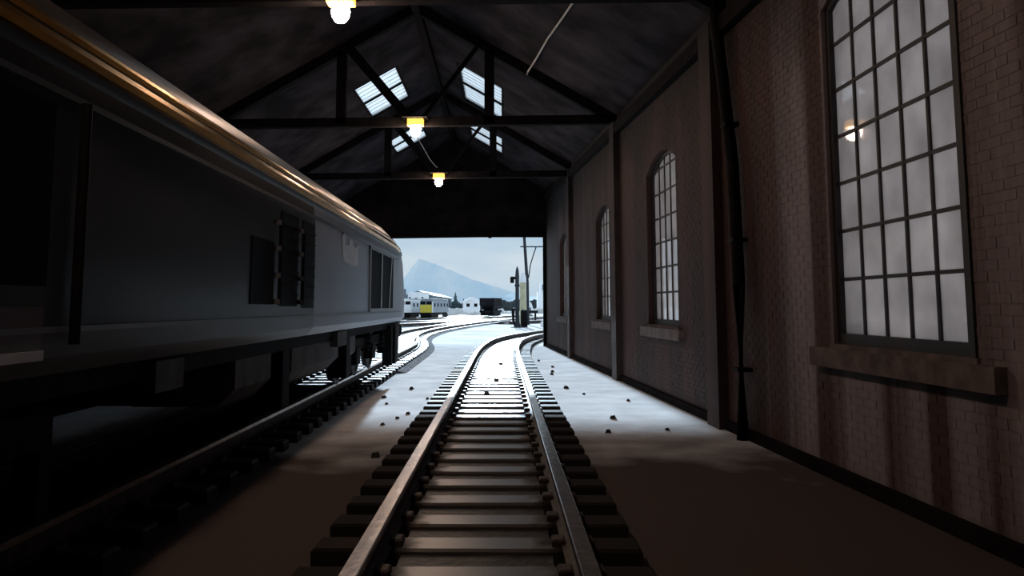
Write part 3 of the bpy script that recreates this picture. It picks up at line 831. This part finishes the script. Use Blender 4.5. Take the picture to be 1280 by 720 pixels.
# fuel tanks and boxes
for y0, y1, m in ((-1.35, -0.15, 'tank'), (0.75, 3.6, 'tank'), (4.55, 5.1, 'tank')):
    T = Matrix(((0, 0, -1, 0), (0, 1, 0, 0), (1, 0, 0, 0), (0, 0, 0, 1)))
    b = MB(); b.add([(1.0, y0, 0.46), (1.16, y0, 0.62), (1.16, y0, 0.92), (0.2, y0, 0.92), (0.2, y0, 0.46), (1.0, y1, 0.46), (1.16, y1, 0.62), (1.16, y1, 0.92), (0.2, y1, 0.92), (0.2, y1, 0.46)],
          [(0,1,2,3,4),(9,8,7,6,5),(0,5,6,1),(1,6,7,2),(2,7,8,3),(3,8,9,4),(4,9,5,0)])
    b.build('fuel_tank', M[m], loco)
for y in (0.2, 4.1):
    MB().box(0.9, y, 0.25, 1.2, y + 0.3, 0.95).build('pipe_box', M['under'], loco)
MB().box(-1.05, -1.6, 0.5, 0.6, 3.9, 0.9).build('tank_core', M['under'], loco)
# bogies with six wheelsets
wheel = MB().lathe([(0.1, -0.075), (0.44, -0.07), (0.46, 0.02), (0.50, 0.03), (0.50, 0.06), (0.42, 0.065), (0.40, 0.03), (0.14, 0.03), (0.12, 0.075)], 22,
                   Matrix.Rotation(PI/2, 4, 'Y')).mesh('wheel', M['tank'], True)
for cy in (-7.0, 7.45):
    bg_ = empty('bogie', (0, cy, 0)); bg_.parent = loco
    for s in (-1, 1):
        f = MB(); x0 = s*0.98; x1 = s*1.12
        a, b = min(x0, x1), max(x0, x1)
        f.box(a, -2.5, 0.62, b, 2.5, 0.82)
        for ay in (-1.85, 0, 1.85): f.box(a - 0.02, ay - 0.2, 0.36, b + 0.02, ay + 0.2, 0.66)
        for ay in (-0.95, 0.95): f.lathe([(0.11, 0.55), (0.13, 0.57), (0.11, 0.62), (0.13, 0.67), (0.11, 0.72), (0.13, 0.77), (0.10, 0.9)], 8, Matrix.Translation((s*1.1, ay, 0)))
        f.box(a, -2.6, 0.25, b, -2.48, 0.8); f.box(a, 2.48, 0.25, b, 2.6, 0.8)
        f.build('side_frame', M['under'], bg_)
        for ay in (-1.85, 0, 1.85):
            put(wheel, 'wheel', bg_, (s*0.70, ay, 0.505), (0, 0, 0 if s > 0 else PI))
    for ay in (-1.85, 0, 1.85):
        MB().tube([(-0.75, ay, 0.505), (0.75, ay, 0.505)], 0.08, 8).build('axle', M['under'], bg_)
    MB().box(-0.95, -0.35, 0.6, 0.95, 0.35, 0.92).build('bolster', M['under'], bg_)

# ------------------------------------------------------------------ loose stones on the shed floor
def stone(x, y, s, lab):
    random.seed(int(x*1000 + y*77))
    vs = []
    for (a, b, c) in ((-1,-1,0),(1,-1,0),(1,1,0),(-1,1,0),(-.6,-.6,1),(.6,-.5,1),(.5,.6,1),(-.5,.5,1)):
        vs.append((a*s*random.uniform(.7, 1.2), b*s*random.uniform(.7, 1.2), c*s*random.uniform(.7, 1.1)))
    o = MB().add(vs, [(0,3,2,1),(4,5,6,7),(0,1,5,4),(1,2,6,5),(2,3,7,6),(3,0,4,7)]).build('ballast_stone', M['stone_bit'], None, False, (x, y, 0))
    return tag(o, lab, 'stone', 'loose stones on the shed floor')
STONES = [(-1.62, 12.6, .035), (-1.9, 17.0, .05), (-1.52, 13.1, .04), (-1.75, 11.9, .035), (-2.05, 14.4, .03), (-1.4, 15.2, .03), (-1.45, 9.4, .06), (-2.25, 15.4, .05),
          (1.25, 20.6, .05), (1.32, 21.4, .05), (1.35, 17.2, .06), (1.42, 23.0, .045), (1.7, 12.6, .05), (2.3, 14.9, .04), (1.45, 11.2, .045), (2.3, 11.4, .035), (1.15, 25.6, .05), (1.6, 16.0, .03)]
ORD = ['nearest', 'second nearest', 'third nearest', 'fourth nearest', 'fifth nearest', 'sixth nearest', 'seventh nearest', 'eighth nearest', 'ninth nearest', 'farthest']
for side, txt in ((-1, 'left of the near track'), (1, 'between near track and brick wall')):
    row = sorted([p for p in STONES if p[0]*side > 0], key=lambda p: p[1])
    for k, (x, y, s) in enumerate(row):
        stone(x, y, s, 'dark loose stone %s, %s to the camera' % (txt, ORD[k]) if k < len(row) - 1 else 'dark loose stone %s, farthest from the camera' % txt)
for (x, y, s), l in zip(((-0.28, 14.9, .07), (-0.13, 17.6, .07), (-0.05, 22.6, .08)), ('nearest dark lump lying between the rails of the near track', 'middle of three dark lumps between the rails of the near track', 'farthest dark lump between the rails, just inside the doorway')):
    o = stone(x, y, s, l); o.location.z = 0.09; o['group'] = 'lumps between the rails'

# ------------------------------------------------------------------ the yard outside
# water crane
wc = empty('water_crane', (1.22, 66, 0), label='dark iron water crane with bracket head beside the cream column', cat='water crane')
MB().lathe([(0.55, 0), (0.55, 0.06), (0.30, 0.10), (0.22, 0.30), (0.17, 0.5), (0.15, 3.3), (0.20, 3.35), (0.20, 3.5), (0.16, 3.55), (0.17, 4.2), (0.12, 4.7), (0.04, 4.98)], 14).build('column', M['pole'], wc, True)
MB().tube([(0, 0, 4.0), (-0.28, -0.1, 4.05), (-0.42, -0.2, 3.95)], 0.11, 8).build('arm', M['iron'], wc, True)
MB().lathe([(0.13, 3.62), (0.16, 3.7), (0.16, 4.1), (0.08, 4.16)], 10, Matrix.Translation((-0.42, -0.2, 0))).build('spout', M['iron'], wc, True)
MB().tube([(-0.35, -0.1, 1.5), (-0.33, -0.12, 0.7), (-0.2, -0.12, 0.0)], [0.14, 0.10, 0.05], 8).build('hose_bag', M['iron'], wc, True)
MB().tube([(-0.36, -0.1, 1.5), (-0.02, 0, 1.62)], 0.05, 6).build('hose_hook', M['iron'], wc)
cb = empty('lineside_cabinet', (1.80, 66.9, 0), label='dark lineside cabinet at the foot of the cream column', cat='cabinet')
MB().box(-0.28, -0.25, 0, 0.28, 0.25, 1.42, bev=0.05).build('body', M['hopper'], cb)
MB().box(-0.23, -0.27, 0.12, 0.23, -0.25, 1.3).build('door', M['iron'], cb)
cc = empty('cream_column', (1.74, 67.7, 0), label='thick cream painted column with rounded cap beside the telegraph pole', cat='column')
MB().lathe([(0.30, 0), (0.29, 1.3), (0.27, 3.6), (0.29, 3.65), (0.27, 3.72)], 16).build('shaft', M['cream'], cc, True)
MB().lathe([(0.27, 3.72), (0.26, 4.1), (0.20, 4.4), (0.08, 4.55)], 14).build('cap', M['white'], cc, True)
# telegraph pole
tp = empty('telegraph_pole', (2.35, 76, 0), label='tall wooden telegraph pole with one cross arm', cat='pole')
MB().tube([(0.05, 0, 0), (0, 0, 4), (-0.36, 0, 9.8)], [0.17, 0.16, 0.13], 10).build('shaft', M['pole'], tp, True)
MB().box(-0.65, -0.07, 7.32, 2.9, 0.07, 7.42).build('cross_arm', M['pole'], tp)
MB().tube([(0.85, 0, 7.33), (0.6, 0, 6.6), (0.3, 0, 5.6), (0.13, 0, 4.4)], 0.06, 6).build('brace', M['pole'], tp, True)
for x in (-0.45, 0.5, 1.2, 1.9):
    MB().lathe([(0.02, 7.42), (0.05, 7.45), (0.06, 7.52), (0.03, 7.58)], 8, Matrix.Translation((x, 0, 0))).build('insulator', M['white'], tp)
# dark trestle and white stone on the right
tr = empty('buffer_stop', (3.15, 88, 0), label='low dark timber buffer stop right of the telegraph pole', cat='buffer stop')
MB().box(-0.6, -0.12, 1.0, 0.75, 0.12, 1.28).build('beam', M['hopper'], tr)
for x in (-0.4, 0.45): MB().box(x - 0.1, -0.1, 0, x + 0.1, 0.1, 1.0).build('post', M['hopper'], tr)
for x in (-0.4, 0.45): MB().add([(x-.06, 0.1, 0.9), (x+.06, 0.1, 0.9), (x+.06, 1.3, 0), (x-.06, 1.3, 0), (x-.06, 0.1, 0.7), (x+.06, 0.1, 0.7), (x+.06, 1.05, 0), (x-.06, 1.05, 0)], [(0,1,2,3),(7,6,5,4),(0,4,5,1),(1,5,6,2),(2,6,7,3),(3,7,4,0)]).build('raking_strut', M['hopper'], tr)
sk = MB().lathe([(0.20, 0), (0.26, 0.15), (0.24, 0.32), (0.12, 0.45), (0.08, 0.55), (0.02, 0.58)], 9, Matrix.Diagonal((1.2, 0.8, 1, 1))).build('sack', M['white'], None, True, (3.45, 68, 0))
tag(sk, 'small pale sack on the snow beside the right door post', 'sack')

# hopper wagon
hw = empty('hopper_wagon', (-1.62, 113.5, ground_z(-1.62, 113.5) + 0.32), math.radians(-12), label='dark steel hopper wagon standing alone in the yard', cat='wagon')
h = MB(); W0, W1, L0, L1 = 1.02, 0.62, 2.5, 1.5
h.add([(-W1,-L1,0.85),(W1,-L1,0.85),(W1,L1,0.85),(-W1,L1,0.85),(-W0,-L0,1.6),(W0,-L0,1.6),(W0,L0,1.6),(-W0,L0,1.6),(-W0,-L0,2.55),(W0,-L0,2.55),(W0,L0,2.55),(-W0,L0,2.55),
       (-W0+.06,-L0+.06,2.55),(W0-.06,-L0+.06,2.55),(W0-.06,L0-.06,2.55),(-W0+.06,L0-.06,2.55),(-W1,-L1,1.2),(W1,-L1,1.2),(W1,L1,1.2),(-W1,L1,1.2)],
      [(3,2,1,0),(0,1,5,4),(1,2,6,5),(2,3,7,6),(3,0,4,7),(4,5,9,8),(5,6,10,9),(6,7,11,10),(7,4,8,11),(8,9,13,12),(9,10,14,13),(10,11,15,14),(11,8,12,15),(12,13,17,16),(13,14,18,17),(14,15,19,18),(15,12,16,19),(16,17,18,19)])
h.build('hopper', M['hopper'], hw)
for s in (-1, 1):
    for y in (-2.4, -1.2, 0, 1.2, 2.4): MB().box(s*W0 - 0.04, y - 0.05, 1.5, s*W0 + 0.04, y + 0.05, 2.58).build('rib', M['hopper'], hw)
MB().box(-0.95, -2.7, 0.55, 0.95, 2.7, 0.86).build('chassis', M['hopper'], hw)
for s in (-1, 1): MB().box(s*0.88 - 0.05, -2.1, 0.12, s*0.88 + 0.05, 2.1, 0.56).build('side_frame', M['hopper'], hw)
MB().box(-0.9, -2.45, 0.15, 0.9, -2.35, 0.56).build('brake_beam', M['hopper'], hw)
w2 = MB().lathe([(0.08, -0.06), (0.42, -0.055), (0.47, 0.02), (0.38, 0.05), (0.12, 0.05)], 14, Matrix.Rotation(PI/2, 4, 'Y')).mesh('wheel', M['iron'], True)
for y in (-1.4, 1.4):
    for s in (-1, 1):
        put(w2, 'wheel', hw, (s*0.67, y, 0.47), (0, 0, 0 if s > 0 else PI))
        MB().box(s*0.85 - 0.06, y - 0.18, 0.3, s*0.85 + 0.06, y + 0.18, 0.6).build('axle_box', M['iron'], hw)
for y, q in ((-2.7, -1), (2.7, 1)):
    for s in (-1, 1): MB().box(s*0.8 - 0.15, y - 0.2, 0.6, s*0.8 + 0.15, y + 0.2, 0.88).build('buffer', M['iron'], hw)

# two locomotives in the yard
def yard_loco(loc, rz, lab, face, flank, L=15.0, W=1.22):
    e = empty('yard_locomotive', loc, rz, label=lab, cat='locomotive', group='locomotives parked in the yard')
    n = MB()
    def ring(y, k, zt): return [(W*k, y, 1.0), (W*k, y, zt - 0.45), (W*k*0.86, y, zt - 0.15), (W*k*0.4, y, zt), (-W*k*0.4, y, zt), (-W*k*0.86, y, zt - 0.15), (-W*k, y, zt - 0.45), (-W*k, y, 1.0)]
    loft([ring(0, 0.95, 3.45), ring(0.5, 1, 3.55), ring(L - 0.5, 1, 3.55), ring(L, 0.95, 3.45)]).build('body', flank, e)
    MB().box(-W*0.9, -0.06, 1.0, W*0.9, 0.0, 2.45).build('cab_front', face, e)
    for s in (-1, 1): MB().box(s*0.58 - 0.48, -0.05, 2.5, s*0.58 + 0.48, 0.02, 3.1).build('windscreen', M['dark_glass'], e)
    MB().box(W*0.9, 0.0, 1.0, W + 0.03, 0.5, 3.0).build('corner_panel', M['white'], e)
    MB().box(-W, 0.2, 3.5, W, L - 0.2, 3.62, Matrix.Diagonal((0.8, 1, 1, 1))).build('roof_snow', M['snow'], e)
    for k in range(5):
        y = 1.4 + k*(L - 3.5)/4
        MB().box(W - 0.01, y, 2.1, W + 0.03, y + 1.1, 2.75).build('side_window', M['dark_glass'], e)
    MB().box(-1.05, -0.1, 0.5, 1.05, 0.3, 1.0).build('buffer_beam', M['iron'], e)
    for s in (-1, 1): MB().box(s*0.8 - 0.2, -0.55, 0.6, s*0.8 + 0.2, -0.1, 0.92).build('buffer', M['iron'], e)
    MB().box(-0.95, 0.3, 0.6, 0.95, L - 0.3, 1.0).build('frame', M['under'], e)
    for y0, y1 in ((0.2, 4.8), (L - 4.8, L - 0.2)):
        for s in (-1, 1): MB().box(s*1.0 - 0.06, y0, 0.05, s*1.0 + 0.06, y1, 0.75).build('bogie_frame', M['under'], e)
    MB().box(-0.95, 0.05, 0.0, 0.95, 0.15, 0.6).build('snow_plough', M['under'], e)
    for y in (1.6, 3.6, L - 3.6, L - 1.6):
        for s in (-1, 1): put(w2, 'wheel', e, (s*0.8, y, 0.47), (0, 0, 0 if s > 0 else PI))
    return e
yard_loco((-14.25, 150, ground_z(-14.25, 150) + 0.32), math.radians(-8), 'far locomotive with a bright yellow cab front', M['yellow'], M['blue_grey'])
yard_loco((-18.3, 151, ground_z(-18.3, 151) + 0.32), math.radians(-8), 'far white locomotive left of the yellow fronted one', M['white'], M['white'])

# buildings
def building(name, loc, rz, W, D, H, lab, wall, roofm, pitch=0.0, wins=(), cat='building', snow=False):
    e = empty(name, loc, rz, label=lab, cat=cat)
    MB().box(-W/2, 0, -1.0, W/2, D, H).build('walls', wall, e)
    if pitch:
        MB().prism([(-W/2 - 0.3, H), (W/2 + 0.3, H), (0, H + pitch)], -0.3, D + 0.3, Matrix(((1,0,0,0),(0,0,1,0),(0,1,0,0),(0,0,0,1)))).build('roof', roofm, e)
    else:
        MB().box(-W/2 - 0.25, -0.25, H, W/2 + 0.25, D + 0.25, H + 0.35).build('roof', roofm, e)
    for (x, z0, w_, h_) in wins:
        f = MB().box(x - w_/2 - 0.1, -0.08, z0 - 0.1, x + w_/2 + 0.1, 0.0, z0 + h_ + 0.1).build('window', M['white'], e)
        MB().box(x - w_/2, -0.11, z0, x + w_/2, -0.08, z0 + h_).build('pane', M['dark_glass'], f)
    return e
building('signal_box', (-23.4, 220, -0.75), 0, 5.0, 8, 6.0, 'white flat roofed building with tall dark windows behind the white locomotive', M['white'], M['snow'], 0,
         [(-1.95, 3.3, 0.5, 1.7), (-0.2, 3.3, 0.7, 1.5), (1.5, 3.3, 0.5, 1.7)])
MB_ch = MB().box(-0.3, -0.3, 0, 0.3, 0.3, 7.2).build('chimney_stack', M['slate'], None, False, (-26.6, 219, -0.75))
tag(MB_ch, 'dark square chimney beside the white flat roofed building', 'chimney')
wh = empty('goods_shed', (-20.0, 231, -0.75), label='long slate blue goods shed receding behind the yellow ended locomotive', cat='building')
MB().add([(0,0,-1),(0.6,75,-1),(-8,75,-1),(-8,0,-1),(0,0,5.6),(0.6,75,5.6),(-8,75,5.6),(-8,0,5.6)], [(3,2,1,0),(0,1,5,4),(1,2,6,5),(2,3,7,6),(3,0,4,7),(4,5,6,7)]).build('walls', M['slate'], wh)
MB().add([(0.3,-.3,5.6),(0.9,75.3,5.6),(-8.3,75.3,5.6),(-8.3,-.3,5.6),(-4,-.3,7.0),(-3.6,75.3,7.0)], [(0,3,2,1),(0,1,5,4),(3,4,5,2),(0,4,3),(1,2,5)]).build('roof', M['slate'], wh)
building('cottage', (-8.2, 220, -0.3), math.radians(8), 4.2, 6, 3.3, 'small white cottage with two dark windows left of the hopper wagon', M['white'], M['snow'], 1.3,
         [(-1.2, 1.9, 0.9, 0.9), (0.9, 1.9, 0.9, 0.9)], 'cottage')
sl = empty('silo_tower', (10.6, 205, 0), label='white square tower with narrower top at the right door post', cat='tower')
MB().box(-1.7, 0, -0.5, 1.7, 3.4, 5.4).build('body', M['white'], sl)
MB().box(-0.95, 0.5, 5.4, 0.95, 2.6, 7.6).build('turret', M['white'], sl)
MB().prism([(-1.05, 7.6), (1.05, 7.6), (0.5, 8.2), (-0.5, 8.2)], 0.4, 2.7, Matrix(((1,0,0,0),(0,0,1,0),(0,1,0,0),(0,0,0,1)))).build('cap', M['snow'], sl)
MB().box(-0.4, 0.42, 5.9, 0.5, 0.5, 7.2).build('vent', M['slate'], sl)
hb = empty('platform_hut', (5.1, 152, 0), label='small arched white hut right of the telegraph pole', cat='hut')
MB().prism([(-0.65, 0), (0.65, 0), (0.65, 1.6), (0.4, 2.3), (0, 2.7), (-0.4, 2.3), (-0.65, 1.6)], 0, 1.6, Matrix(((1,0,0,0),(0,0,1,0),(0,1,0,0),(0,0,0,1)))).build('shell', M['white'], hb)
MB().box(-0.28, -0.05, 0.1, 0.28, 0.0, 1.5).build('door', M['slate'], hb)
# low wall / bank
bk = MB()
for k in range(24):
    x0 = -15 + k*1.1
    bk.box(x0, 196 + 0.3*math.sin(k), -1, x0 + 1.12, 199, 0.9 + 0.5*math.sin(k*0.7) + 0.2*math.sin(k*2.1), bev=0.3)
tag(bk.build('snow_bank', M['snow']), 'low white snow bank behind the yard', 'bank')

# trees: trunk with tiers of needle clumps
def fir(x, y, H, lab, seed):
    random.seed(seed)
    e = empty('fir_tree', (x, y, ground_z(x, y) - 0.1), random.uniform(0, 6), label=lab, cat='tree', group='firs beyond the yard')
    MB().tube([(0, 0, 0), (0, 0, H*0.95)], [0.18, 0.04], 6).build('trunk', M['hedge'], e)
    f = MB()
    for k in range(9):
        zz = H*(0.12 + 0.88*k/9); r = H*0.24*(1 - k/9.3)
        n = 9
        for j in range(n):
            a = 2*PI*(j + 0.5*(k % 2))/n + random.uniform(-.2, .2); rr = r*random.uniform(.7, 1.15)
            c, s_ = math.cos(a), math.sin(a)
            f.add([(0, 0, zz + H*0.08), (rr*c - 0.3*r*s_, rr*s_ + 0.3*r*c, zz - H*0.03), (rr*1.1*c, rr*1.1*s_, zz - H*0.06), (rr*c + 0.3*r*s_, rr*s_ - 0.3*r*c, zz - H*0.03), (0, 0, zz - H*0.02)],
                  [(0, 1, 2), (0, 2, 3), (1, 4, 2), (2, 4, 3)])
    f.build('foliage', M['fir'], e)
fir(-17.4, 262, 5.2, 'low bluish fir at the left of the three beyond the yard', 1)
fir(-15.2, 260, 7.4, 'tallest bluish fir in the middle of the three beyond the yard', 2)
fir(-12.9, 266, 5.4, 'bluish fir at the right of the three beyond the yard', 3)
fir(-10.4, 270, 6.0, 'lone thin fir standing behind the white cottage', 4)

# scrub line and mountain
def scrub(x0, x1, y, h0, h1, lab, seed):
    random.seed(seed)
    m = MB(); n = 26
    for k in range(n):
        t = (k + random.uniform(-.3, .3))/n; x = x0 + (x1 - x0)*t; hh = h0 + (h1 - h0)*t + random.uniform(-.5, .5); r = (x1 - x0)/n*1.5
        m.lathe([(r*0.7, -1), (r, hh*0.3), (r*0.85, hh*0.75), (r*0.35, hh), (0.05, hh*1.05)], 7, Matrix.Translation((x, y + random.uniform(-3, 3), 0)))
    tag(m.build('scrub', M['hedge'], None), lab, 'scrub', kind='stuff')
scrub(-8.5, 26, 310, 3.6, 4.4, 'dark scrub line on the horizon behind the hopper wagon', 5)
scrub(-30, -8, 320, 2.8, 3.4, 'dark scrub line on the horizon behind the cottage', 6)
def mountain(pts, y, depth, lab, mt):
    m = MB(); rows = 7; random.seed(len(pts))
    fine = []
    for (a, b) in zip(pts, pts[1:]):
        for k in range(6):
            t = k/6; fine.append((a[0] + (b[0]-a[0])*t, a[1] + (b[1]-a[1])*t + (random.uniform(-1, 1)*b[1]*0.018 if k else 0)))
    fine.append(pts[-1])
    n = len(fine); vs = []
    for j in range(rows):
        t = j/(rows-1)             # 0 at the foot in front, 1 at the crest
        for i, (x, z_) in enumerate(fine):
            wob = math.sin(i*1.3)*math.sin(j*2.0)*depth*0.06
            vs.append((x, y - depth*(1-t) + wob*(1-t), z_*t**1.25 if j else -3))
    for i, (x, z_) in enumerate(fine): vs.append((x, y + depth, -3))
    fs = [(j*n+i, j*n+i+1, (j+1)*n+i+1, (j+1)*n+i) for j in range(rows) for i in range(n-1)]
    m.add(vs, fs)
    return tag(m.build('mountain', mt), lab, 'mountain')
mountain([(-240, 6), (-190, 12), (-150, 20), (-124, 36), (-105, 61), (-95, 59), (-78, 52), (-56, 43), (-34, 34), (-8, 26), (24, 16), (70, 11), (130, 14), (200, 8)], 1000, 140, 'mountain ridge coloured pale blue by haze, falling away to the right', M['mount'])
